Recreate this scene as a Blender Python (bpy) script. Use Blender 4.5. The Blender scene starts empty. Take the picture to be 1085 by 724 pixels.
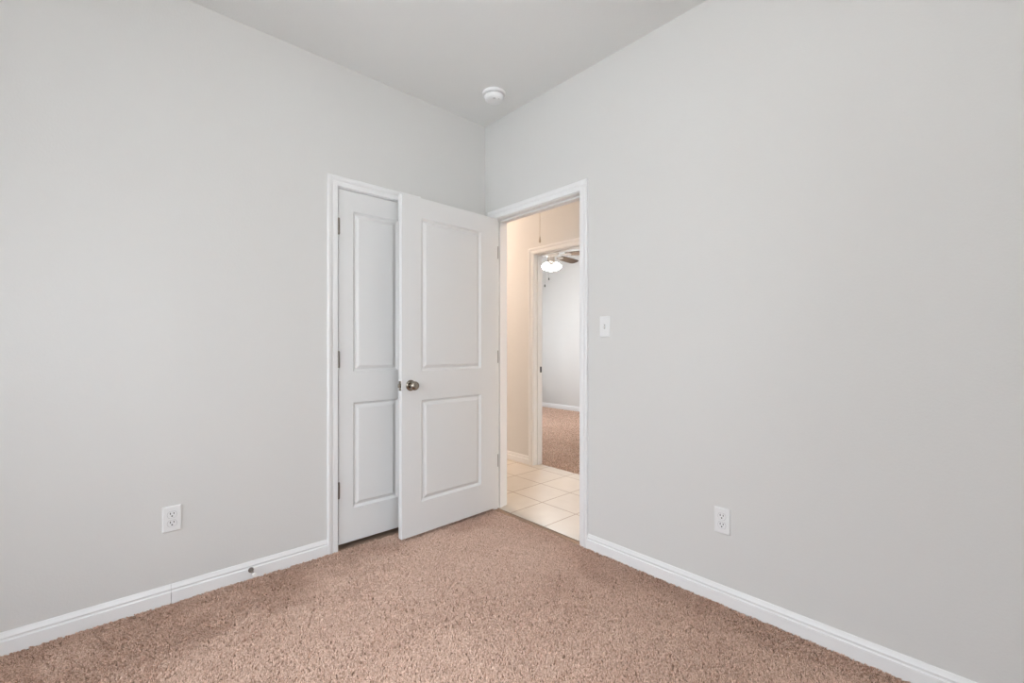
import bpy, bmesh, math, random
import numpy as np
from mathutils import Vector, Matrix

S = bpy.context.scene
COL = S.collection
R = math.radians

# ------------------------------------------------------------------ camera
YAW, EYE, FPX = 47.4574, 1.148, 474.47
cam_d = bpy.data.cameras.new('camera')
cam = bpy.data.objects.new('camera', cam_d)
COL.objects.link(cam)
cam.location = (0, 0, EYE)
cam.rotation_euler = (R(90), 0, R(YAW - 90))
cam_d.sensor_fit = 'HORIZONTAL'
cam_d.sensor_width = 36.0
cam_d.lens = FPX * 36.0 / 1085.0
cam_d.shift_y = 5.5 / 1085.0
cam_d.clip_start = 0.02
S.camera = cam

# ------------------------------------------------------------------ exposure
S.view_settings.view_transform = 'Standard'
S.view_settings.look = 'None'
S.view_settings.gamma = 1.0
S.view_settings.use_curve_mapping = False
S.view_settings.exposure = 0.0
S.cycles.max_bounces = 16
S.cycles.diffuse_bounces = 10

# ------------------------------------------------------------------ dimensions
D, E, H = 2.5255, 2.054, 2.743          # left wall plane (y), right wall plane (x), ceiling
X0, Y0 = -1.30, -1.05                   # walls behind the camera
HX0, HX1 = 2.169, 3.085                 # hall
HY0, HY1 = -1.5, 6.0
BX0, BX1, BY0, BY1 = 3.20, 6.26, 2.05, 6.70   # bedroom across the hall
WIN = dict(y0=0.05, y1=2.10, z0=0.45, z1=2.10)   # bedroom window (x = X0 wall)
WIN_ADDED = dict(x0=-0.75, x1=0.75, z0=0.60, z1=2.10)    # unseen window added to brighten the closet wall (y = Y0 wall)
WIN2 = dict(x0=3.7, x1=5.9, z0=0.45, z1=2.25)     # far bedroom window (y = BY1 wall)

# ------------------------------------------------------------------ sky and lights
SKY_STRENGTH = 8.65
world = bpy.data.worlds.new('sky')
S.world = world
world.use_nodes = True
nt = world.node_tree
nt.nodes.clear()
wo = nt.nodes.new('ShaderNodeOutputWorld')
bg = nt.nodes.new('ShaderNodeBackground')
tc = nt.nodes.new('ShaderNodeTexCoord')
sx = nt.nodes.new('ShaderNodeSeparateXYZ')
cr = nt.nodes.new('ShaderNodeValToRGB')
cr.color_ramp.elements[0].position = 0.0
cr.color_ramp.elements[0].color = (0.91, 0.955, 1.0, 1)
cr.color_ramp.elements[1].position = 0.9
cr.color_ramp.elements[1].color = (0.76, 0.87, 1.0, 1)
nt.links.new(tc.outputs['Generated'], sx.inputs[0])
nt.links.new(sx.outputs['Z'], cr.inputs[0])
nt.links.new(cr.outputs[0], bg.inputs[0])
up = nt.nodes.new('ShaderNodeMath')                # overcast: brighter overhead than at the horizon
up.operation = 'MULTIPLY_ADD'
up.use_clamp = False
up.inputs[1].default_value = 1.3 * SKY_STRENGTH
up.inputs[2].default_value = 0.65 * SKY_STRENGTH
nt.links.new(sx.outputs['Z'], up.inputs[0])
nt.links.new(up.outputs[0], bg.inputs[1])
nt.links.new(bg.outputs[0], wo.inputs[0])


def portal(name, loc, rot, sx_, sy_):
    l = bpy.data.lights.new(name, 'AREA')
    l.shape = 'RECTANGLE'
    l.size, l.size_y = sx_, sy_
    l.cycles.is_portal = True
    o = bpy.data.objects.new(name, l)
    o.location, o.rotation_euler = loc, rot
    COL.objects.link(o)


portal('daylight_portal', (X0 - 0.10, (WIN['y0'] + WIN['y1']) / 2, (WIN['z0'] + WIN['z1']) / 2),
       (0, R(-90), 0), WIN['z1'] - WIN['z0'], WIN['y1'] - WIN['y0'])
portal('daylight_portal', ((WIN_ADDED['x0'] + WIN_ADDED['x1']) / 2, Y0 - 0.10, (WIN_ADDED['z0'] + WIN_ADDED['z1']) / 2),
       (R(90), 0, 0), WIN_ADDED['x1'] - WIN_ADDED['x0'], WIN_ADDED['z1'] - WIN_ADDED['z0'])
portal('daylight_portal', ((WIN2['x0'] + WIN2['x1']) / 2, BY1 + 0.10, (WIN2['z0'] + WIN2['z1']) / 2),
       (R(-90), 0, 0), WIN2['x1'] - WIN2['x0'], WIN2['z1'] - WIN2['z0'])


def point_light(name, loc, power, color, radius, parent=None):
    l = bpy.data.lights.new(name, 'POINT')
    l.energy, l.color, l.shadow_soft_size = power, color, radius
    o = bpy.data.objects.new(name, l)
    o.location = loc
    COL.objects.link(o)
    if parent:
        o.parent = parent
    return o


HALL_POWER = 125.0
FAN_POWER = 35.0
ROOM_POWER = 23.0

# ------------------------------------------------------------------ materials
def new_mat(name):
    m = bpy.data.materials.new(name)
    m.use_nodes = True
    n = m.node_tree.nodes
    return m, m.node_tree, n['Principled BSDF']


def plain(name, col, rough=0.5, metal=0.0, spec=0.5, bump=None):
    m, t, b = new_mat(name)
    b.inputs['Base Color'].default_value = (*col, 1)
    b.inputs['Roughness'].default_value = rough
    b.inputs['Metallic'].default_value = metal
    b.inputs['Specular IOR Level'].default_value = spec
    if bump:
        scale, strength, dist = bump
        g = t.nodes.new('ShaderNodeTexCoord')
        no = t.nodes.new('ShaderNodeTexNoise')
        no.inputs['Scale'].default_value = scale
        no.inputs['Detail'].default_value = 3
        bu = t.nodes.new('ShaderNodeBump')
        bu.inputs['Strength'].default_value = strength
        bu.inputs['Distance'].default_value = dist
        t.links.new(g.outputs['Object'], no.inputs['Vector'])
        t.links.new(no.outputs[0], bu.inputs['Height'])
        t.links.new(bu.outputs[0], b.inputs['Normal'])
    return m


M = {}
M['wall'] = plain('wall_paint', (0.635, 0.628, 0.612), 0.75, spec=0.2, bump=(140, 0.35, 0.0012))
M['ceiling'] = plain('ceiling_paint', (0.775, 0.775, 0.762), 0.9, spec=0.1, bump=(110, 0.4, 0.0015))
M['trim'] = plain('white_trim_paint', (0.77, 0.77, 0.77), 0.32, spec=0.4)
M['door'] = plain('white_door_paint', (0.71, 0.71, 0.705), 0.38, spec=0.4, bump=(300, 0.08, 0.0005))
M['nickel'] = plain('satin_nickel', (0.33, 0.295, 0.25), 0.22, metal=1.0)
M['hinge'] = plain('hinge_nickel', (0.24, 0.215, 0.19), 0.42, metal=1.0)
M['hinge_shaded'] = plain('hinge_leaf_shaded_nickel', (0.13, 0.115, 0.10), 0.6, spec=0.2)  # darker copy of the hinge nickel, shade of the door gap put in
M['plastic'] = plain('white_plastic', (0.74, 0.74, 0.74), 0.35)
M['slot'] = plain('dark_slot', (0.03, 0.03, 0.03), 0.6)
M['detector'] = plain('detector_plastic', (0.86, 0.86, 0.86), 0.4)
M['gap_shade'] = plain('gap_shade_grey', (0.36, 0.36, 0.36), 0.8)
M['rubber'] = plain('white_rubber', (0.85, 0.83, 0.80), 0.5)
M['cord'] = plain('white_cord', (0.42, 0.36, 0.30), 0.8)
M['blade'] = plain('fan_blade_wood', (0.062, 0.041, 0.027), 0.7, spec=0.15)
M['fan_metal'] = plain('fan_brushed_nickel', (0.62, 0.56, 0.50), 0.32, metal=1.0)
M['chain'] = plain('chain_dark', (0.008, 0.007, 0.006), 1.0, spec=0.0)
M['concrete'] = plain('outside_concrete', (0.55, 0.53, 0.50), 0.9)
M['subfloor'] = plain('carpet_backing', (0.35, 0.25, 0.19), 1.0, spec=0.0)


def glow(name, col, strength):
    m, t, b = new_mat(name)
    b.inputs['Base Color'].default_value = (0.9, 0.9, 0.88, 1)
    b.inputs['Emission Color'].default_value = (*col, 1)
    b.inputs['Emission Strength'].default_value = strength
    return m


M['shade_glow'] = glow('lit_frosted_glass', (1.0, 0.97, 0.93), 4.0)
M['dome_glow'] = glow('lit_dome_glass', (1.0, 0.72, 0.48), 5.0)
M['room_glow'] = glow('lit_bowl_glass', (1.0, 0.90, 0.76), 4.0)


def glass_mat():
    m = bpy.data.materials.new('window_glass')
    m.use_nodes = True
    t = m.node_tree
    t.nodes.clear()
    o = t.nodes.new('ShaderNodeOutputMaterial')
    mix = t.nodes.new('ShaderNodeMixShader')
    tr = t.nodes.new('ShaderNodeBsdfTransparent')
    gl = t.nodes.new('ShaderNodeBsdfGlossy')
    gl.inputs['Roughness'].default_value = 0.0
    fr = t.nodes.new('ShaderNodeFresnel')
    fr.inputs[0].default_value = 1.45
    t.links.new(fr.outputs[0], mix.inputs[0])
    t.links.new(tr.outputs[0], mix.inputs[1])
    t.links.new(gl.outputs[0], mix.inputs[2])
    t.links.new(mix.outputs[0], o.inputs[0])
    return m


M['glass'] = glass_mat()


def carpet_mat(name, dark, light):
    m, t, b = new_mat(name)
    b.inputs['Roughness'].default_value = 0.95
    b.inputs['Specular IOR Level'].default_value = 0.05
    hi = t.nodes.new('ShaderNodeHairInfo')
    ra = t.nodes.new('ShaderNodeValToRGB')
    e = ra.color_ramp.elements
    e[0].position, e[0].color = 0.0, (*dark, 1)
    e[1].position, e[1].color = 1.0, (*light, 1)
    t.links.new(hi.outputs['Random'], ra.inputs[0])
    t.links.new(ra.outputs[0], b.inputs['Base Color'])
    return m


M['carpet'] = carpet_mat('carpet_yarn', (0.43, 0.28, 0.203), (0.85, 0.645, 0.535))


def tile_mat(px, py, pitch):
    m, t, b = new_mat('cream_floor_tile')
    g = t.nodes.new('ShaderNodeTexCoord')
    mp = t.nodes.new('ShaderNodeMapping')
    mp.inputs['Location'].default_value = (-px, -py, 0)
    br = t.nodes.new('ShaderNodeTexBrick')
    br.offset = 0.0
    br.inputs['Scale'].default_value = 1.0
    br.inputs['Brick Width'].default_value = pitch
    br.inputs['Row Height'].default_value = pitch
    br.inputs['Mortar Size'].default_value = 0.0045
    br.inputs['Mortar Smooth'].default_value = 0.2
    br.inputs['Color1'].default_value = (0.55, 0.505, 0.445, 1)
    br.inputs['Color2'].default_value = (0.51, 0.465, 0.41, 1)
    br.inputs['Mortar'].default_value = (0.27, 0.20, 0.145, 1)
    no = t.nodes.new('ShaderNodeTexNoise')
    no.inputs['Scale'].default_value = 9
    no.inputs['Detail'].default_value = 6
    cr_ = t.nodes.new('ShaderNodeValToRGB')
    cr_.color_ramp.elements[0].color = (0.86, 0.84, 0.81, 1)
    cr_.color_ramp.elements[1].color = (1.0, 1.0, 1.0, 1)
    mx = t.nodes.new('ShaderNodeMix')
    mx.data_type, mx.blend_type = 'RGBA', 'MULTIPLY'
    mx.inputs[0].default_value = 1.0
    bu = t.nodes.new('ShaderNodeBump')
    bu.invert = True
    bu.inputs['Strength'].default_value = 0.5
    bu.inputs['Distance'].default_value = 0.002
    t.links.new(g.outputs['Object'], mp.inputs[0])
    t.links.new(mp.outputs[0], br.inputs['Vector'])
    t.links.new(g.outputs['Object'], no.inputs['Vector'])
    t.links.new(no.outputs[0], cr_.inputs[0])
    t.links.new(br.outputs['Color'], mx.inputs[6])
    t.links.new(cr_.outputs[0], mx.inputs[7])
    t.links.new(mx.outputs[2], b.inputs['Base Color'])
    t.links.new(br.outputs['Fac'], bu.inputs['Height'])
    t.links.new(bu.outputs[0], b.inputs['Normal'])
    b.inputs['Roughness'].default_value = 0.35
    return m


TP = 0.3185
M['tile'] = tile_mat(2.40, 1.968, TP)

# ------------------------------------------------------------------ mesh helpers
class MB:
    """collects verts and faces, builds one mesh object"""

    def __init__(self):
        self.v, self.f = [], []

    def add(self, vs, fs):
        o = len(self.v)
        self.v += [tuple(p) for p in vs]
        self.f += [tuple(i + o for i in q) for q in fs]
        return self

    def box(self, a, b):
        (x0, y0, z0), (x1, y1, z1) = a, b
        vs = [(x0, y0, z0), (x1, y0, z0), (x1, y1, z0), (x0, y1, z0),
              (x0, y0, z1), (x1, y0, z1), (x1, y1, z1), (x0, y1, z1)]
        fs = [(0, 3, 2, 1), (4, 5, 6, 7), (0, 1, 5, 4), (1, 2, 6, 5), (2, 3, 7, 6), (3, 0, 4, 7)]
        return self.add(vs, fs)

    def lathe(self, prof, seg=32, mat=None):
        """prof: (radius, height) pairs about +Z, transformed by mat"""
        mat = mat or Matrix.Identity(4)
        vs, fs = [], []
        n = len(prof)
        for k in range(seg):
            a = 2 * math.pi * k / seg
            for r, z in prof:
                vs.append(mat @ Vector((r * math.cos(a), r * math.sin(a), z)))
        for k in range(seg):
            k2 = (k + 1) % seg
            for i in range(n - 1):
                fs.append((k * n + i, k2 * n + i, k2 * n + i + 1, k * n + i + 1))
        if prof[0][0] > 1e-6:
            fs.append(tuple(k * n for k in reversed(range(seg))))
        if prof[-1][0] > 1e-6:
            fs.append(tuple(k * n + n - 1 for k in range(seg)))
        return self.add(vs, fs)

    def sweep(self, path, prof, cap=True):
        """path: list of functions mapping a profile point (w, t) to a point"""
        vs, fs = [], []
        n = len(prof)
        for p in path:
            for w, t in prof:
                vs.append(p(w, t))
        for k in range(len(path) - 1):
            for i in range(n - 1):
                fs.append((k * n + i, (k + 1) * n + i, (k + 1) * n + i + 1, k * n + i + 1))
        if cap:
            fs.append(tuple(range(n)))
            fs.append(tuple((len(path) - 1) * n + i for i in reversed(range(n))))
        return self.add(vs, fs)

    def build(self, name, mat, parent=None, bevel=None, smooth=None):
        me = bpy.data.meshes.new(name)
        me.from_pydata(self.v, [], self.f)
        bm = bmesh.new()
        bm.from_mesh(me)
        bmesh.ops.remove_doubles(bm, verts=bm.verts, dist=1e-6)
        bmesh.ops.recalc_face_normals(bm, faces=bm.faces)
        if smooth:
            for f in bm.faces:
                f.smooth = True
            for e in bm.edges:
                if len(e.link_faces) == 2 and e.calc_face_angle(0) > R(smooth):
                    e.smooth = False
        bm.to_mesh(me)
        bm.free()
        me.materials.append(mat)
        o = bpy.data.objects.new(name, me)
        COL.objects.link(o)
        if parent:
            o.parent = parent
        if bevel:
            b = o.modifiers.new('bevel', 'BEVEL')
            b.width, b.segments = bevel, 2
            b.limit_method, b.angle_limit = 'ANGLE', R(60)
        return o


def tag(o, label=None, cat=None, group=None, kind=None):
    if label:
        o['label'] = label
    if cat:
        o['category'] = cat
    if group:
        o['group'] = group
    if kind:
        o['kind'] = kind
    return o


def struct(o, label=None, cat=None):
    return tag(o, label, cat, kind='structure')


def empty(name, loc, rot=(0, 0, 0)):
    o = bpy.data.objects.new(name, None)
    o.empty_display_size = 0.05
    o.location, o.rotation_euler = loc, rot
    COL.objects.link(o)
    return o


def copy_tree(o, parent=None):
    c = o.copy()
    COL.objects.link(c)
    if parent:
        c.parent = parent
    for ch in list(o.children):
        copy_tree(ch, c)
    return c


def wall_x(name, x0, x1, y0, y1, openings, label, z0=-0.02, z1=H + 0.02):
    """wall slab between x0..x1 running along y, openings: (y0, y1, z0, z1)"""
    m = MB()
    cur = y0
    for (a, b, c, d) in sorted(openings):
        m.box((x0, cur, z0), (x1, a, z1))
        if c > z0:
            m.box((x0, a, z0), (x1, b, c))
        m.box((x0, a, d), (x1, b, z1))
        cur = b
    m.box((x0, cur, z0), (x1, y1, z1))
    return struct(m.build(name, M['wall']), label, 'wall')


def wall_y(name, y0, y1, x0, x1, openings, label, z0=-0.02, z1=H + 0.02):
    m = MB()
    cur = x0
    for (a, b, c, d) in sorted(openings):
        m.box((cur, y0, z0), (a, y1, z1))
        if c > z0:
            m.box((a, y0, z0), (b, y1, c))
        m.box((a, y0, d), (b, y1, z1))
        cur = b
    m.box((cur, y0, z0), (x1, y1, z1))
    return struct(m.build(name, M['wall']), label, 'wall')


# ------------------------------------------------------------------ room shell
T = 0.115
JT = 0.018                                   # jamb board thickness
CD = dict(x0=0.986, x1=1.449, top=2.047)     # closet door clear opening
RD = dict(y0=1.654, y1=2.422, top=2.047)     # room doorway clear opening
FD = dict(y0=2.285, y1=3.050, top=2.040)     # doorway across the hall

wall_y('wall_left', D, D + T, X0 - T, E, [(CD['x0'] - JT, CD['x1'] + JT, -0.02, CD['top'] + JT)],
       'pale greige painted wall with the narrow closet door', )
wall_x('wall_right', E, HX0, Y0 - T, HY1, [(RD['y0'] - JT, RD['y1'] + JT, -0.02, RD['top'] + JT)],
       'pale greige painted wall with the open doorway and light switch')
wall_x('wall_back', X0 - T, X0, Y0 - T, D, [(WIN['y0'], WIN['y1'], WIN['z0'], WIN['z1'])],
       'pale greige painted window wall facing the doorway wall')
wall_y('wall_front', Y0 - T, Y0, X0, E, [(WIN_ADDED['x0'], WIN_ADDED['x1'], WIN_ADDED['z0'], WIN_ADDED['z1'])], 'pale greige painted wall facing the closet wall')
# hall and far bedroom
wall_x('wall_hall', HX1, BX0, HY0, BY1, [(FD['y0'] - JT, FD['y1'] + JT, -0.02, FD['top'] + JT)],
       'hall wall with the cased opening to the far bedroom')
wall_y('wall_hall_end', HY1, HY1 + T, E, HX1, [], 'end wall of the tiled hall')
wall_y('wall_hall_start', HY0 - T, HY0, HX0, HX1, [], 'wall at the other end of the tiled hall')
wall_x('wall_bedroom_far', BX1, BX1 + T, BY0 - T, BY1 + T, [], 'pale far wall of the bedroom across the hall')
wall_y('wall_bedroom_left', BY1, BY1 + T, HX1, BX1, [(WIN2['x0'], WIN2['x1'], WIN2['z0'], WIN2['z1'])],
       'window wall of the bedroom across the hall')
wall_y('wall_bedroom_right', BY0 - T, BY0, BX0, BX1, [], 'side wall of the bedroom across the hall')
# closet interior
CY1, CX0, CX1 = D + T + 0.62, 0.55, 1.85
wall_y('wall_closet_back', CY1, CY1 + 0.05, CX0 - 0.05, CX1 + 0.05, [], 'back wall inside the closet')
wall_x('wall_closet_left', CX0 - 0.05, CX0, D + T, CY1, [], 'left wall inside the closet')
wall_x('wall_closet_right', CX1, CX1 + 0.05, D + T, CY1, [], 'right wall inside the closet')

c = MB().box((X0 - T, Y0 - T, H), (E + 0.0, D + T, H + 0.1)).build('ceiling', M['ceiling'])
struct(c, 'pale grey flat ceiling of the carpeted room', 'ceiling')
c = MB().box((E, HY0 - T, H), (BX1 + T, BY1 + T, H + 0.1)).build('ceiling_hall', M['ceiling'])
struct(c, 'ceiling over the hall and the far bedroom', 'ceiling')
c = MB().box((CX0, D + T, H), (CX1, CY1, H + 0.1)).build('ceiling_closet', M['ceiling'])
struct(c, 'ceiling inside the closet', 'ceiling')

TX = 2.084                                   # where carpet meets tile
f = MB().box((X0 - T, Y0 - T, -0.12), (TX, CY1, -0.0085)).build('floor', M['subfloor'])
struct(f, 'floor under the beige brown carpet', 'floor')
f = MB().box((TX, HY0 - T, -0.12), (BX0 - 0.03, HY1 + T, -0.002)).build('floor_hall', M['tile'])
struct(f, 'cream square ceramic tile floor of the hall', 'floor')
f = MB().box((BX0 - 0.03, BY0 - T, -0.12), (BX1 + T, BY1 + T, -0.0085)).build('floor_bedroom', M['subfloor'])
struct(f, 'floor under the pinkish carpet of the far bedroom', 'floor')
g = MB().box((-30, -30, -0.6), (30, 30, -0.5)).build('ground', M['concrete'])
struct(g, 'pale concrete ground outside the windows', 'ground')

# ------------------------------------------------------------------ carpet pile
def smooth_noise(rng, x, y, cell, n=64):
    tab = rng.random((n, n)) * 2 - 1
    u, v = x / cell, y / cell
    iu, iv = np.floor(u).astype(int), np.floor(v).astype(int)
    fu, fv = u - iu, v - iv
    fu, fv = fu * fu * (3 - 2 * fu), fv * fv * (3 - 2 * fv)
    g_ = lambda a, b: tab[a % n, b % n]
    return (g_(iu, iv) * (1 - fu) + g_(iu + 1, iv) * fu) * (1 - fv) + \
           (g_(iu, iv + 1) * (1 - fu) + g_(iu + 1, iv + 1) * fu) * fv


def pile(name, pts, mat, seed, length=0.0095, radius=0.00115, label=None, open_floor=False):
    """cut pile: short leaning tufts, brushed one way or the other in soft patches"""
    rng = np.random.default_rng(seed)
    k = 4                                              # strands per tuft
    pts = pts[:len(pts) // k]
    nt_ = len(pts)
    rep = lambda a: np.repeat(a, k)
    n = nt_ * k
    tx, ty = pts[:, 0], pts[:, 1]
    # lean of the pile: brushed away from the door side in the open floor, left standing along the walls
    sn = lambda cell, m=64: smooth_noise(rng, tx + 40, ty + 40, cell, m)
    wob = sn(0.45) * 0.24 + sn(0.19) * 0.22 + sn(0.085) * 0.16
    edge = np.minimum(D - ty, (E - tx) * 1.8 + 0.16) + wob * 0.7
    t_ = np.clip((edge - 0.06) / 0.55, 0, 1)
    t_ = np.full(nt_, 1.25) if open_floor else t_ * t_ * (3 - 2 * t_)
    brush = -0.28 + 0.62 * t_ + wob * 0.9
    lx = rep(brush * 0.676 + rng.normal(0, 0.30, nt_) + 0.25 * sn(0.017, 997)) + rng.normal(0, 0.12, n)
    ly = rep(brush * 0.737 + rng.normal(0, 0.30, nt_) + 0.25 * sn(0.017, 991)) + rng.normal(0, 0.12, n)
    L = length * rep((0.72 + 0.34 * rng.random(nt_)) * (1 + 0.22 * sn(0.016, 983))) * (0.9 + 0.2 * rng.random(n))
    x = rep(tx) + rng.normal(0, 0.0012, n)
    y = rep(ty) + rng.normal(0, 0.0012, n)
    nx, ny = lx / np.sqrt(1 + lx ** 2 + ly ** 2), ly / np.sqrt(1 + lx ** 2 + ly ** 2)
    nz = np.sqrt(np.clip(1 - nx ** 2 - ny ** 2, 0.1, 1))
    P = np.zeros((n, 3, 3), dtype=np.float32)
    base = -0.0085
    P[:, 0] = np.stack([x, y, np.full(n, base)], 1)
    P[:, 1] = np.stack([x + nx * L * 0.35, y + ny * L * 0.35, base + L * 0.55 * (0.5 + 0.5 * nz)], 1)
    P[:, 2] = np.stack([x + nx * L * 0.95, y + ny * L * 0.95, base + L * nz], 1)
    rad = np.tile(np.array([0.9, 1.1, 0.75], dtype=np.float32) * radius, n)
    cu = bpy.data.hair_curves.new(name)
    cu.add_curves([3] * n)
    cu.attributes['position'].data.foreach_set('vector', P.ravel())
    ra = cu.attributes.get('radius') or cu.attributes.new('radius', 'FLOAT', 'POINT')
    ra.data.foreach_set('value', rad)
    cu.materials.append(mat)
    o = bpy.data.objects.new(name, cu)
    COL.objects.link(o)
    tag(o, label, 'carpet', kind='stuff')
    return o


rng = np.random.default_rng(5)
def scatter(n, x0, x1, y0, y1):
    return np.stack([rng.uniform(x0, x1, n), rng.uniform(y0, y1, n)], 1)

PILE_N = 1750000
p1 = scatter(PILE_N, X0 + 0.01, E - 0.012, Y0 + 0.01, D - 0.014)
p2 = scatter(5200, E - 0.012, TX - 0.001, RD['y0'], RD['y1'])
p3 = scatter(11000, CD['x0'], CD['x1'], D - 0.014, D + 0.06)
pile('carpet', np.concatenate([p1, p2, p3]), M['carpet'], 3,
     label='beige brown cut pile carpet covering the whole room floor')
p4 = scatter(260000, BX0 - 0.028, BX1 - 0.015, BY0 + 0.01, BY1 - 0.01)
pile('carpet', p4, M['carpet'], 4, radius=0.0020, open_floor=True,
     label='pinkish beige carpet seen through both doorways in the far bedroom')

# ------------------------------------------------------------------ baseboards
BB = [(0, -0.012), (0.013, -0.012), (0.013, 0.0445), (0.0125, 0.0465), (0.0085, 0.0485), (0.0072, 0.050),
      (0.0072, 0.0545), (0.0098, 0.0585), (0.0098, 0.0605), (0.0080, 0.0650), (0.0056, 0.0725),
      (0.0046, 0.0765), (0.0030, 0.0790), (0, 0.0790)]     # (out from wall, height)


def base_run(name, a, b, normal, label, gap_at=None):
    a, b, n = Vector((*a, 0)), Vector((*b, 0)), Vector((*normal, 0))
    m = MB()
    segs = [(a, b)]
    if gap_at is not None:
        d = (b - a).normalized()
        segs = [(a, a + d * (gap_at - 0.0008)), (a + d * (gap_at + 0.0008), b)]
    for p, q in segs:
        fn = lambda P_: (lambda w, z: P_ + n * w + Vector((0, 0, z)))
        m.sweep([fn(p), fn(q)], BB)
    return struct(m.build(name, M['trim'], smooth=None), label, 'baseboard')


CW = 0.057                                  # casing width
base_run('baseboard_left', (X0, D), (CD['x0'] - 0.005 - CW, D), (0, -1),
         'white moulded baseboard left of the closet door', gap_at=0.232 - X0)
base_run('baseboard_left', (CD['x1'] + 0.005 + CW, D), (E, D), (0, -1),
         'short white baseboard between closet and corner behind the open door')
base_run('baseboard_right', (E, Y0), (E, RD['y0'] - 0.005 - CW), (-1, 0),
         'white moulded baseboard right of the open doorway')
base_run('baseboard_back', (X0, Y0), (X0, D), (1, 0), 'white baseboard under the window')
base_run('baseboard_front', (X0, Y0), (E, Y0), (0, 1), 'white baseboard facing the closet wall')
base_run('baseboard_hall', (HX1, FD['y1'] + 0.005 + CW), (HX1, HY1), (-1, 0),
         'white baseboard on the hall wall left of the far doorway')
base_run('baseboard_hall', (HX1, HY0), (HX1, FD['y0'] - 0.005 - CW), (-1, 0),
         'white baseboard on the hall wall right of the far doorway')
base_run('baseboard_bedroom', (BX1, BY0), (BX1, BY1), (-1, 0),
         'white baseboard on the far wall of the bedroom across the hall')

# ------------------------------------------------------------------ door casings and jambs
CP = [(0, 0), (0, 0.0080), (0.0015, 0.0095), (0.022, 0.0108), (0.0255, 0.0092), (0.0300, 0.0092),
      (0.0340, 0.0125), (0.0400, 0.0150), (0.0480, 0.0165), (0.0540, 0.0160), (0.057, 0.0130), (0.057, 0)]


def casing(m, u0, u1, top, place):
    """U of moulding round an opening; place(u, z, t) -> point, t = out of the wall"""
    path = [lambda w, t: place(u0 - w, -0.012, t), lambda w, t: place(u0 - w, top + w, t),
            lambda w, t: place(u1 + w, top + w, t), lambda w, t: place(u1 + w, -0.012, t)]
    m.sweep(path, CP)


def jamb_boxes(m, u0, u1, top, d0, d1, boxer, th, z0=-0.012):
    boxer(m, u0 - th, u0, d0, d1, z0, top + th)
    boxer(m, u1, u1 + th, d0, d1, z0, top + th)
    boxer(m, u0, u1, d0, d1, top, top + th)


def box_y(m, u0, u1, d0, d1, z0, z1):      # opening in a wall along x
    m.box((u0, d0, z0), (u1, d1, z1))


def box_x(m, u0, u1, d0, d1, z0, z1):      # opening in a wall along y
    m.box((d0, u0, z0), (d1, u1, z1))


RV = 0.005
# closet
m = MB()
casing(m, CD['x0'] - RV, CD['x1'] + RV, CD['top'] + RV, lambda u, z, t: Vector((u, D - t, z)))
tr1 = struct(m.build('trim_1', M['trim']), 'white moulded casing round the closet door', 'door casing')
m = MB()
jamb_boxes(m, CD['x0'], CD['x1'], CD['top'], D, D + T, box_y, JT)
m.build('jamb', M['trim'], tr1, bevel=0.001)
m = MB()
s = 0.011
box_y(m, CD['x0'], CD['x0'] + s, D + 0.040, D + 0.072, -0.012, CD['top'])
box_y(m, CD['x1'] - s, CD['x1'], D + 0.040, D + 0.072, -0.012, CD['top'])
box_y(m, CD['x0'], CD['x1'], D + 0.040, D + 0.072, CD['top'] - s, CD['top'])
m.build('stop', M['trim'], tr1, bevel=0.001)

# room doorway
m = MB()
casing(m, RD['y0'] - RV, RD['y1'] + RV, RD['top'] + RV, lambda u, z, t: Vector((E - t, u, z)))
casing(m, RD['y0'] - RV, RD['y1'] + RV, RD['top'] + RV, lambda u, z, t: Vector((HX0 + t, u, z)))
tr2 = struct(m.build('trim_2', M['trim']), 'white moulded casing round the open doorway to the hall', 'door casing')
m = MB()
jamb_boxes(m, RD['y0'], RD['y1'], RD['top'], E, HX0, box_x, JT)
m.build('jamb', M['trim'], tr2, bevel=0.001)
m = MB()
a, b = E + 0.042, E + 0.075
box_x(m, RD['y0'], RD['y0'] + s, a, b, -0.012, RD['top'])
box_x(m, RD['y1'] - s, RD['y1'], a, b, -0.012, RD['top'])
box_x(m, RD['y0'], RD['y1'], a, b, RD['top'] - s, RD['top'])
m.build('stop', M['trim'], tr2, bevel=0.001)

# far doorway
m = MB()
casing(m, FD['y0'] - RV, FD['y1'] + RV, FD['top'] + RV, lambda u, z, t: Vector((HX1 - t, u, z)))
casing(m, FD['y0'] - RV, FD['y1'] + RV, FD['top'] + RV, lambda u, z, t: Vector((BX0 + t, u, z)))
tr3 = struct(m.build('trim_3', M['trim']), 'white casing round the far doorway across the hall', 'door casing')
m = MB()
jamb_boxes(m, FD['y0'], FD['y1'], FD['top'], HX1, BX0, box_x, JT)
m.build('jamb', M['trim'], tr3, bevel=0.001)
m = MB()
a, b = BX0 - 0.072, BX0 - 0.040
box_x(m, FD['y0'], FD['y0'] + s, a, b, -0.012, FD['top'])
box_x(m, FD['y1'] - s, FD['y1'], a, b, -0.012, FD['top'])
box_x(m, FD['y0'], FD['y1'], a, b, FD['top'] - s, FD['top'])
m.build('stop', M['trim'], tr3, bevel=0.001)
m = MB()
m.box((BX0 - 0.034, FD['y1'] - 0.0016, 0.895), (BX0 - 0.006, FD['y1'] + 0.0002, 0.952))
sp = m.build('strike_plate', M['slot'], tr3)
sp['label'] = 'dark strike plate on the jamb'

# ------------------------------------------------------------------ doors
MOULD = [(0.0, 0.0), (0.0025, 0.0045), (0.0110, 0.0110), (0.0150, 0.0110), (0.0320, 0.0018), (0.0350, 0.0010)]


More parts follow.
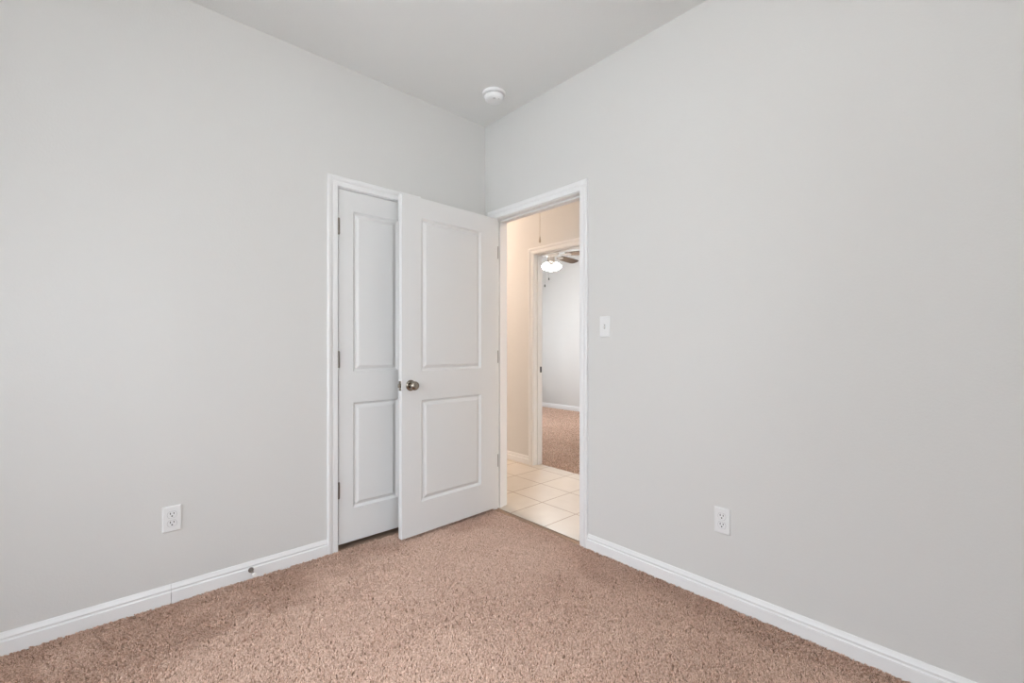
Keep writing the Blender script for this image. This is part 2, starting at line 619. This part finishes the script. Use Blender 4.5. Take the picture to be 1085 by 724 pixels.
def door_slab(w, h, th, xs, panels):
    """two-panel moulded slab; x 0..w, y 0 (front) .. th (back), z 0..h"""
    m = MB()
    X = [0, xs[0], xs[1], w]
    Z = [0]
    for a_, b_ in panels:
        Z += [a_, b_]
    Z.append(h)
    for side in (0, 1):
        yy = lambda d: d if side == 0 else th - d
        for i in range(3):
            for j in range(len(Z) - 1):
                if i == 1 and j % 2 == 1:
                    rings = []
                    for o_, d_ in MOULD:
                        rings.append([(X[1] + o_, yy(d_), Z[j] + o_), (X[2] - o_, yy(d_), Z[j] + o_),
                                      (X[2] - o_, yy(d_), Z[j + 1] - o_), (X[1] + o_, yy(d_), Z[j + 1] - o_)])
                    for r0, r1 in zip(rings, rings[1:]):
                        for k in range(4):
                            k2 = (k + 1) % 4
                            m.add([r0[k], r0[k2], r1[k2], r1[k]], [(0, 1, 2, 3)])
                    m.add(rings[-1], [(0, 1, 2, 3)])
                else:
                    m.add([(X[i], yy(0), Z[j]), (X[i + 1], yy(0), Z[j]), (X[i + 1], yy(0), Z[j + 1]),
                           (X[i], yy(0), Z[j + 1])], [(0, 1, 2, 3)])
    for i in range(3):
        for z in (0, h):
            m.add([(X[i], 0, z), (X[i + 1], 0, z), (X[i + 1], th, z), (X[i], th, z)], [(0, 1, 2, 3)])
    for j in range(len(Z) - 1):
        for x in (0, w):
            m.add([(x, 0, Z[j]), (x, 0, Z[j + 1]), (x, th, Z[j + 1]), (x, th, Z[j])], [(0, 1, 2, 3)])
    return m


def knob(parent, x, y, z, direction):
    """rosette and round knob, pointing along direction * y"""
    mat = Matrix.Translation((x, y, z)) @ Matrix.Rotation(R(90) * (1 if direction < 0 else -1), 4, 'X')
    ro = MB().lathe([(0.0, 0.0), (0.0325, 0.0), (0.0325, 0.003), (0.0310, 0.006), (0.0260, 0.0085), (0.016, 0.0100),
                     (0.0, 0.0100)], 40, mat).build('knob_rosette', M['nickel'], parent, smooth=40)
    k = MB().lathe([(0.0, 0.0098), (0.0120, 0.0098), (0.0115, 0.022), (0.0135, 0.026), (0.0200, 0.0300), (0.0252, 0.0365),
                    (0.0272, 0.0440), (0.0262, 0.0510), (0.0220, 0.0565), (0.0140, 0.0595), (0.0, 0.0605)],
                   40, mat).build('knob', M['nickel'], ro, smooth=50)
    return ro


def hinge_mesh(h=0.089, r=0.0066):
    prof = [(0.0, -h / 2 - 0.004), (0.004, -h / 2 - 0.003), (0.0055, -h / 2)]
    n = 5
    for i in range(n):
        a_ = -h / 2 + h * i / n
        b_ = -h / 2 + h * (i + 1) / n
        prof += [(r, a_ + 0.0006), (r, b_ - 0.0006), (r * 0.86, b_)]
    prof += [(0.0055, h / 2), (0.004, h / 2 + 0.003), (0.0, h / 2 + 0.004)]
    return prof


# closet door: hinged on its left, shut
cw = CD['x1'] - CD['x0'] - 0.006
CZ0, CH = 0.025, 2.0185
d1 = door_slab(cw, CH, 0.035, (0.085, cw - 0.087), [(0.216 - CZ0, 0.824 - CZ0), (1.004 - CZ0, 1.928 - CZ0)])
door1 = d1.build('door_1', M['door'], bevel=0.0015)
door1.location = (CD['x0'] + 0.003, D + 0.002, CZ0)
struct(door1, 'narrow white two panel closet door, shut, partly behind the open door', 'door')
for hz in (1.829, 1.076, 0.335):
    m = MB().lathe(hinge_mesh(), 16, Matrix.Translation((-0.0015, -0.0062, hz - CZ0)))
    m.box((0.000, -0.0018, hz - CZ0 - 0.0445), (0.0055, -0.0002, hz - CZ0 + 0.0445))
    hg = m.build('hinge', M['hinge'], door1, smooth=40)
    hg['label'] = 'satin nickel butt hinge'
knob(door1, cw - 0.052, 0.0, 0.918 - CZ0, -1)

# open door: hinged in the room doorway, swung back towards the closet
LW, LH, LZ0 = 0.762, 2.024, 0.021
d2 = door_slab(LW, LH, 0.035, (0.136, LW - 0.155), [(0.213 - LZ0, 0.825 - LZ0), (1.003 - LZ0, 1.925 - LZ0)])
door2 = d2.build('door_2', M['door'], bevel=0.0015)
tilt = math.atan2(0.028, LW)
door2.rotation_euler = (0, 0, tilt)
door2.location = (2.0515 - LW * math.cos(tilt), 2.384 - LW * math.sin(tilt), LZ0)
struct(door2, 'white two panel door standing open in front of the closet door', 'door')
knob(door2, 0.060, 0.0, 0.919 - LZ0, -1)
knob(door2, 0.060, 0.035, 0.919 - LZ0, 1)
m = MB().box((-0.0012, 0.005, 0.918 - LZ0 - 0.0285), (0.0004, 0.030, 0.918 - LZ0 + 0.0285))
lp = m.build('latch_plate', M['nickel'], door2, bevel=0.0004)
m = MB()
m.box((-0.0120, 0.0115, 0.918 - LZ0 - 0.011), (-0.001, 0.0235, 0.918 - LZ0 + 0.011))
m.build('latch_bolt', M['nickel'], lp, bevel=0.002)
for hz in (1.82, 1.076, 0.337):
    zc = hz - LZ0
    m = MB().lathe(hinge_mesh(), 16, Matrix.Translation((LW + 0.0006, 0.0412, zc)))
    m.box((LW - 0.0002, 0.004, zc - 0.0445), (LW + 0.0014, 0.036, zc + 0.0445))
    hg = m.build('hinge', M['hinge'], door2, smooth=40)
    hg['label'] = 'satin nickel butt hinge'
# jamb halves of those hinges
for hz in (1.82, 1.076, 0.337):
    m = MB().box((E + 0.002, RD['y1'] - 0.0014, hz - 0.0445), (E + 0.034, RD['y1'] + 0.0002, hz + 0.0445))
    m.build('hinge_leaf', M['hinge_shaded'], tr2)
m = MB().box((E + 0.008, RD['y0'] - 0.0002, 0.888), (E + 0.036, RD['y0'] + 0.0014, 0.946))
m.build('strike_plate', M['hinge'], tr2)

# ------------------------------------------------------------------ wall plates
def ring_plate(m, w, h, t):
    """bevelled cover plate in the xz plane facing -y"""
    L_ = [(w / 2, h / 2, 0), (w / 2, h / 2, 0.0015), (w / 2 - 0.0012, h / 2 - 0.0012, t * 0.75),
          (w / 2 - 0.0045, h / 2 - 0.0045, t), ]
    rings = [[(-a_, -d_, -b_), (a_, -d_, -b_), (a_, -d_, b_), (-a_, -d_, b_)] for a_, b_, d_ in L_]
    for r0, r1 in zip(rings, rings[1:]):
        for k in range(4):
            k2 = (k + 1) % 4
            m.add([r0[k], r0[k2], r1[k2], r1[k]], [(0, 1, 2, 3)])
    m.add(rings[-1], [(0, 1, 2, 3)])
    m.add(rings[0], [(0, 1, 2, 3)])


def outlet(label, loc, rz):
    root = empty('wall_outlet', loc, (0, 0, rz))
    tag(root, label, 'outlet', 'duplex outlets low on the walls')
    m = MB()
    ring_plate(m, 0.070, 0.115, 0.0065)
    m.build('cover_plate', M['plastic'], root)
    for sz in (0.0195, -0.0195):
        pts = []
        for k in range(48):
            a_ = 2 * math.pi * k / 48
            x, z = 0.0172 * math.cos(a_), 0.0172 * math.sin(a_)
            z = max(-0.0142, min(0.0142, z))
            pts.append((x, z))
        m = MB()
        n = len(pts)
        vs = [(x, -0.0050, z + sz) for x, z in pts] + [(x * 0.985, -0.0078, z * 0.985 + sz) for x, z in pts]
        fs = [(k, (k + 1) % n, n + (k + 1) % n, n + k) for k in range(n)] + [tuple(range(n, 2 * n)), tuple(range(n))]
        m.add(vs, fs)
        rc = m.build('receptacle', M['plastic'], root)
        m = MB()
        vs = [(x * 1.045, -0.0060, z * 1.05 + sz) for x, z in pts] + [(x * 1.045, -0.0068, z * 1.05 + sz) for x, z in pts]
        m.add(vs, fs)
        m.build('receptacle_gap_shade', M['gap_shade'], rc)  # grey rim colours in the thin shadow round the receptacle
        m = MB()
        m.box((-0.0080, -0.0081, sz + 0.0010), (-0.0048, -0.0070, sz + 0.0098))
        m.box((0.0048, -0.0081, sz + 0.0018), (0.0079, -0.0070, sz + 0.0094))
        m.lathe([(0, 0), (0.0031, 0), (0.0031, 0.0011), (0, 0.0011)], 14,
                Matrix.Translation((0, -0.0070, sz - 0.0062)) @ Matrix.Rotation(R(90), 4, 'X'))
        sl = m.build('slots', M['slot'], rc)
        sl['label'] = 'dark prong slots'
    MB().lathe([(0, 0), (0.0028, 0), (0.0024, 0.0008), (0, 0.001)], 14,
               Matrix.Translation((0, -0.0055, 0)) @ Matrix.Rotation(R(90), 4, 'X')).build('screw', M['plastic'], root)
    return root


outlet('white duplex outlet on the wall left of the closet door', (0.2355, D, 0.3725), 0)
outlet('white duplex outlet on the wall right of the open doorway', (E, 0.842, 0.368), R(-90))

root = empty('light_switch', (E, 1.4775, 1.259), (0, 0, R(-90)))
tag(root, 'white toggle light switch beside the open doorway', 'light switch')
m = MB()
ring_plate(m, 0.066, 0.115, 0.0055)
m.build('cover_plate', M['plastic'], root)
m = MB()
m.box((-0.0052, -0.0060, -0.012), (0.0052, -0.0050, 0.012))
sl = m.build('toggle_slot', plain('switch_slot_grey', (0.35, 0.34, 0.33), 0.5), root)
m = MB()
m.add([(-0.004, -0.0055, -0.010), (0.004, -0.0055, -0.010), (0.004, -0.0055, 0.004), (-0.004, -0.0055, 0.004),
       (-0.0034, -0.0165, 0.0035), (0.0034, -0.0165, 0.0035), (0.0034, -0.0150, 0.0105), (-0.0034, -0.0150, 0.0105)],
      [(0, 1, 2, 3), (4, 5, 6, 7), (0, 1, 5, 4), (1, 2, 6, 5), (2, 3, 7, 6), (3, 0, 4, 7)])
m.build('toggle', M['plastic'], root, bevel=0.0008)
for z in (0.030, -0.030):
    MB().lathe([(0, 0), (0.0030, 0), (0.0026, 0.0009), (0, 0.0011)], 14,
               Matrix.Translation((0, -0.0055, z)) @ Matrix.Rotation(R(90), 4, 'X')).build('screw', M['plastic'], root)

# ------------------------------------------------------------------ smoke detector
sd = empty('smoke_detector', (1.822, 2.152, H))
tag(sd, 'round white smoke detector on the ceiling near the corner', 'smoke detector')
down = Matrix.Rotation(R(180), 4, 'X')
MB().lathe([(0, 0), (0.073, 0), (0.0735, 0.004), (0.073, 0.013), (0.070, 0.0165), (0.058, 0.0170), (0, 0.0170)], 56,
           down).build('base', M['detector'], sd, smooth=35)
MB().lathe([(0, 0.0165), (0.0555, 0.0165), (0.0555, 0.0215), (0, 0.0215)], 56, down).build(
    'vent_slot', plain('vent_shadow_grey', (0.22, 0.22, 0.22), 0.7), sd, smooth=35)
MB().lathe([(0, 0.0210), (0.0600, 0.0210), (0.0605, 0.0250), (0.0590, 0.0340), (0.0555, 0.0430), (0.0480, 0.0485),
            (0.0300, 0.0508), (0, 0.0515)], 56, down).build('body', M['detector'], sd, smooth=40)
MB().lathe([(0, 0), (0.0085, 0), (0.0085, 0.0020), (0.0070, 0.0028), (0, 0.0030)], 24,
           Matrix.Translation((-0.022, -0.028, -0.0495)) @ down).build(
    'test_button', plain('button_grey', (0.62, 0.62, 0.61), 0.5), sd, smooth=40)
ld = MB().lathe([(0, 0), (0.0026, 0), (0.0020, 0.0016), (0, 0.0020)], 12,
                Matrix.Translation((0.006, -0.040, -0.0488)) @ down).build('indicator_light', M['slot'], sd, smooth=40)

# ------------------------------------------------------------------ door stop
ds = empty('door_stop', (0.548, D - 0.0125, 0.040))
tag(ds, 'small metal door stop with white rubber tip on the left baseboard', 'door stop')
fw = Matrix.Rotation(R(90), 4, 'X')
MB().lathe([(0, 0), (0.0125, 0), (0.0125, 0.004), (0.0095, 0.009), (0.0060, 0.018), (0.0048, 0.030), (0.0046, 0.052),
            (0.0060, 0.054), (0.0060, 0.057), (0, 0.057)], 24, fw).build('post', M['hinge'], ds, smooth=40)
MB().lathe([(0, 0.0565), (0.0078, 0.0565), (0.0085, 0.060), (0.0085, 0.066), (0.0070, 0.071), (0, 0.0725)], 24, fw).build(
    'rubber_tip', M['rubber'], ds, smooth=40)

# ------------------------------------------------------------------ attic pull cord in the hall
ac = empty('attic_pull_cord', (2.655, 2.555, H))
tag(ac, 'thin attic pull cord hanging from the hall ceiling', 'pull cord')
m = MB()
m.lathe([(0.0017, 0.0), (0.0017, 0.70), ], 10, down)
m.lathe([(0, 0), (0.012, 0), (0.010, 0.006), (0.003, 0.009), (0, 0.009)], 16, down)
m.build('cord', M['cord'], ac, smooth=40)
MB().lathe([(0, 0.690), (0.0030, 0.690), (0.0050, 0.702), (0.0088, 0.722), (0.0092, 0.733), (0.0060, 0.740), (0, 0.741)], 20,
           down).build('pull_knob', M['cord'], ac, smooth=40)

# ------------------------------------------------------------------ ceiling fan in the far bedroom
FC = (4.586, 4.198)
FZ = 2.415                                    # blade plane
fan = empty('ceiling_fan', (FC[0], FC[1], H))
tag(fan, 'ceiling fan with brown blades and lit glass shades in the far bedroom', 'ceiling fan')
MB().lathe([(0, 0), (0.070, 0), (0.072, 0.010), (0.060, 0.040), (0.030, 0.062), (0.0, 0.064)], 32, down).build(
    'canopy', M['fan_metal'], fan, smooth=40)
MB().lathe([(0.0125, 0.055), (0.0125, 0.235)], 16, down).build('downrod', M['fan_metal'], fan, smooth=40)
zb = H - FZ
MB().lathe([(0, zb - 0.100), (0.030, zb - 0.100), (0.080, zb - 0.085), (0.108, zb - 0.055), (0.112, zb - 0.020),
            (0.100, zb + 0.006), (0.060, zb + 0.022), (0.052, zb + 0.030), (0.052, zb + 0.085), (0.030, zb + 0.097),
            (0, zb + 0.098)], 40, down).build('motor_housing', M['fan_metal'], fan, smooth=40)


def blade_mesh():
    m_ = MB()
    out = [(0.205, 0.048), (0.30, 0.058), (0.46, 0.066), (0.60, 0.066), (0.645, 0.058), (0.668, 0.036), (0.672, 0.0)]
    pts = [(r, w) for r, w in out] + [(r, -w) for r, w in reversed(out[:-1])]
    n = len(pts)
    tw = R(-13)
    vs = []
    for dz in (0.0035, -0.0035):
        for r, w in pts:
            vs.append((r, w * math.cos(tw) - dz * math.sin(tw), w * math.sin(tw) + dz * math.cos(tw) - zb))
    m_.add(vs, [tuple(range(n)), tuple(range(2 * n - 1, n - 1, -1))] +
           [(k, (k + 1) % n, n + (k + 1) % n, n + k) for k in range(n)])
    return m_


def bracket_mesh():
    m_ = MB()
    tw = R(-13)
    prof = [(0.095, 0.016, 0.000), (0.16, 0.013, -0.004), (0.21, 0.030, -0.0065), (0.265, 0.034, -0.0065), (0.285, 0.010, -0.0065)]
    vs = []
    for dz in (0.0025, -0.0025):
        for sgn in (1, -1):
            for r, w, z in prof:
                k = min(1, max(0, (r - 0.10) / 0.1))
                vs.append((r, sgn * w, sgn * w * math.sin(tw) * k + z + dz - zb))
    n = len(prof)
    fs = []
    for i in range(n - 1):
        fs.append((i, i + 1, n + i + 1, n + i))
        fs.append((2 * n + i, 3 * n + i, 3 * n + i + 1, 2 * n + i + 1))
        fs.append((i, 2 * n + i, 2 * n + i + 1, i + 1))
        fs.append((n + i, n + i + 1, 3 * n + i + 1, 3 * n + i))
    fs.append((0, n, 3 * n, 2 * n))
    fs.append((n - 1, 3 * n - 1, 4 * n - 1, 2 * n - 1))
    m_.add(vs, fs)
    return m_


bl0 = blade_mesh().build('blade', M['blade'], fan)
bk0 = bracket_mesh().build('blade_bracket', M['fan_metal'], bl0)
for k in range(5):
    o = bl0 if k == 0 else copy_tree(bl0, fan)
    o.rotation_euler = (0, 0, R(8.6 + 72 * k))

# three lit shades on short arms
def shade(ang):
    ax = Matrix.Translation((0, 0, -(zb + 0.080))) @ Matrix.Rotation(ang, 4, 'Z') @ Matrix.Translation((0.030, 0, 0)) \
        @ Matrix.Rotation(R(180 - 36), 4, 'Y')
    arm = MB().lathe([(0, -0.02), (0.009, -0.02), (0.009, 0.030), (0.024, 0.034), (0.026, 0.048), (0, 0.048)], 20, ax).build(
        'lamp_arm', M['fan_metal'], fan, smooth=40)
    MB().lathe([(0.0, 0.044), (0.024, 0.044), (0.032, 0.056), (0.047, 0.078), (0.049, 0.103), (0.051, 0.122), (0.054, 0.132),
                (0.051, 0.132), (0.030, 0.120), (0.0, 0.116)], 32, ax).build('lamp_shade', M['shade_glow'], arm, smooth=60)
    return ax


LIGHT_A = R(8.6)
for k in range(3):
    ax = shade(R(47.5 + 90 + 30 + 120 * k))
    p = ax @ Vector((0, 0, 0.150))
    point_light('fan_bulb', p, FAN_POWER, (0.97, 0.98, 1.0), 0.035, fan)


def chain(name_loc, L_):
    x, y, z = name_loc
    m_ = MB()
    m_.lathe([(0.0008, 0), (0.0008, L_)], 8, Matrix.Translation((x, y, z)) @ down)
    c_ = m_.build('pull_chain', M['chain'], fan, smooth=40)
    MB().lathe([(0, L_ - 0.004), (0.0040, L_), (0.0080, L_ + 0.014), (0.0080, L_ + 0.028), (0.0040, L_ + 0.036), (0, L_ + 0.038)],
               14, Matrix.Translation((x, y, z)) @ down).build('chain_fob', M['chain'], c_, smooth=40)


vx, vy = 0.7368, -0.676                       # across the view from the doorway
chain((vx * -0.030, vy * -0.030, -(zb + 0.075)), 0.235)
chain((vx * -0.085 + 0.03, vy * -0.085 + 0.03, -(zb + 0.075)), 0.325)

# ------------------------------------------------------------------ ceiling lamps (hall and room)
def dome_lamp(name, label, loc, mat, power, color):
    r_ = empty(name, loc)
    tag(r_, label, 'ceiling light')
    MB().lathe([(0, 0), (0.150, 0), (0.152, 0.012), (0.140, 0.022), (0.132, 0.022), (0.132, 0.010), (0, 0.010)], 40, down).build(
        'rim', M['fan_metal'], r_, smooth=40)
    MB().lathe([(0.131, 0.012), (0.128, 0.030), (0.112, 0.055), (0.080, 0.075), (0.040, 0.085), (0, 0.087)], 40, down).build(
        'diffuser', mat, r_, smooth=60)
    point_light('bulb', (0, 0, -0.16), power, color, 0.06, r_)


dome_lamp('ceiling_light', 'round flush ceiling light with warm glass dome at the closed end of the hall', (2.60, 4.85, H),
          M['dome_glow'], HALL_POWER, (1.0, 0.79, 0.65))
dome_lamp('ceiling_light', 'added unseen round flush ceiling light with warm glass dome near the start of the hall', (2.60, -0.70, H),
          M['dome_glow'], HALL_POWER * 0.5, (1.0, 0.79, 0.65))  # second hall lamp, unseen, added to even out the hall light
dome_lamp('ceiling_light', 'round flush ceiling light in the middle of the carpeted room', (0.30, 0.55, H),
          M['room_glow'], ROOM_POWER, (1.0, 0.97, 0.93))

# ------------------------------------------------------------------ windows
def window_frame(name, label, place, w, h):
    """place(u, v, d): u across, v up, d outwards; single hung with two sashes"""
    def bx(m_, u0, u1, v0, v1, d0, d1):
        pts = [place(u, v, d) for d in (d0, d1) for v in (v0, v1) for u in (u0, u1)]
        m_.add(pts, [(0, 1, 3, 2), (4, 6, 7, 5), (0, 4, 5, 1), (2, 3, 7, 6), (0, 2, 6, 4), (1, 5, 7, 3)])
    m_ = MB()
    t_ = 0.045
    bx(m_, 0, w, 0, t_, 0.04, 0.11)
    bx(m_, 0, w, h - t_, h, 0.04, 0.11)
    bx(m_, 0, t_, t_, h - t_, 0.04, 0.11)
    bx(m_, w - t_, w, t_, h - t_, 0.04, 0.11)
    bx(m_, w / 2 - 0.03, w / 2 + 0.03, t_, h - t_, 0.04, 0.11)
    o_ = struct(m_.build(name, M['trim'], bevel=0.002), label, 'window')
    for u0, u1 in ((t_, w / 2 - 0.03), (w / 2 + 0.03, w - t_)):
        m_ = MB()
        bx(m_, u0, u1, h / 2 - 0.02, h / 2 + 0.02, 0.05, 0.085)
        m_.build('sash_rail', M['trim'], o_)
        m_ = MB()
        bx(m_, u0, u1, t_, h / 2 - 0.02, 0.066, 0.070)
        bx(m_, u0, u1, h / 2 + 0.02, h - t_, 0.066, 0.070)
        m_.build('window_glass', M['glass'], o_)
    m_ = MB()
    bx(m_, -0.03, w + 0.03, -0.02, 0.0, -0.04, 0.0)
    bx(m_, 0.0, w, -0.0, 0.004, 0.0, 0.04)
    m_.build('window_sill', M['trim'], o_, bevel=0.003)
    return o_


window_frame('window_1', 'white double window behind the photographer',
             lambda u, v, d: (X0 - d, WIN['y0'] + u, WIN['z0'] + v), WIN['y1'] - WIN['y0'], WIN['z1'] - WIN['z0'])
window_frame('window_2', 'white double window of the far bedroom',
             lambda u, v, d: (WIN2['x0'] + u, BY1 + d, WIN2['z0'] + v), WIN2['x1'] - WIN2['x0'], WIN2['z1'] - WIN2['z0'])
window_frame('window_3_added', 'unseen white double window added opposite the closet wall to brighten it',
             lambda u, v, d: (WIN_ADDED['x0'] + u, Y0 - d, WIN_ADDED['z0'] + v), WIN_ADDED['x1'] - WIN_ADDED['x0'], WIN_ADDED['z1'] - WIN_ADDED['z0'])
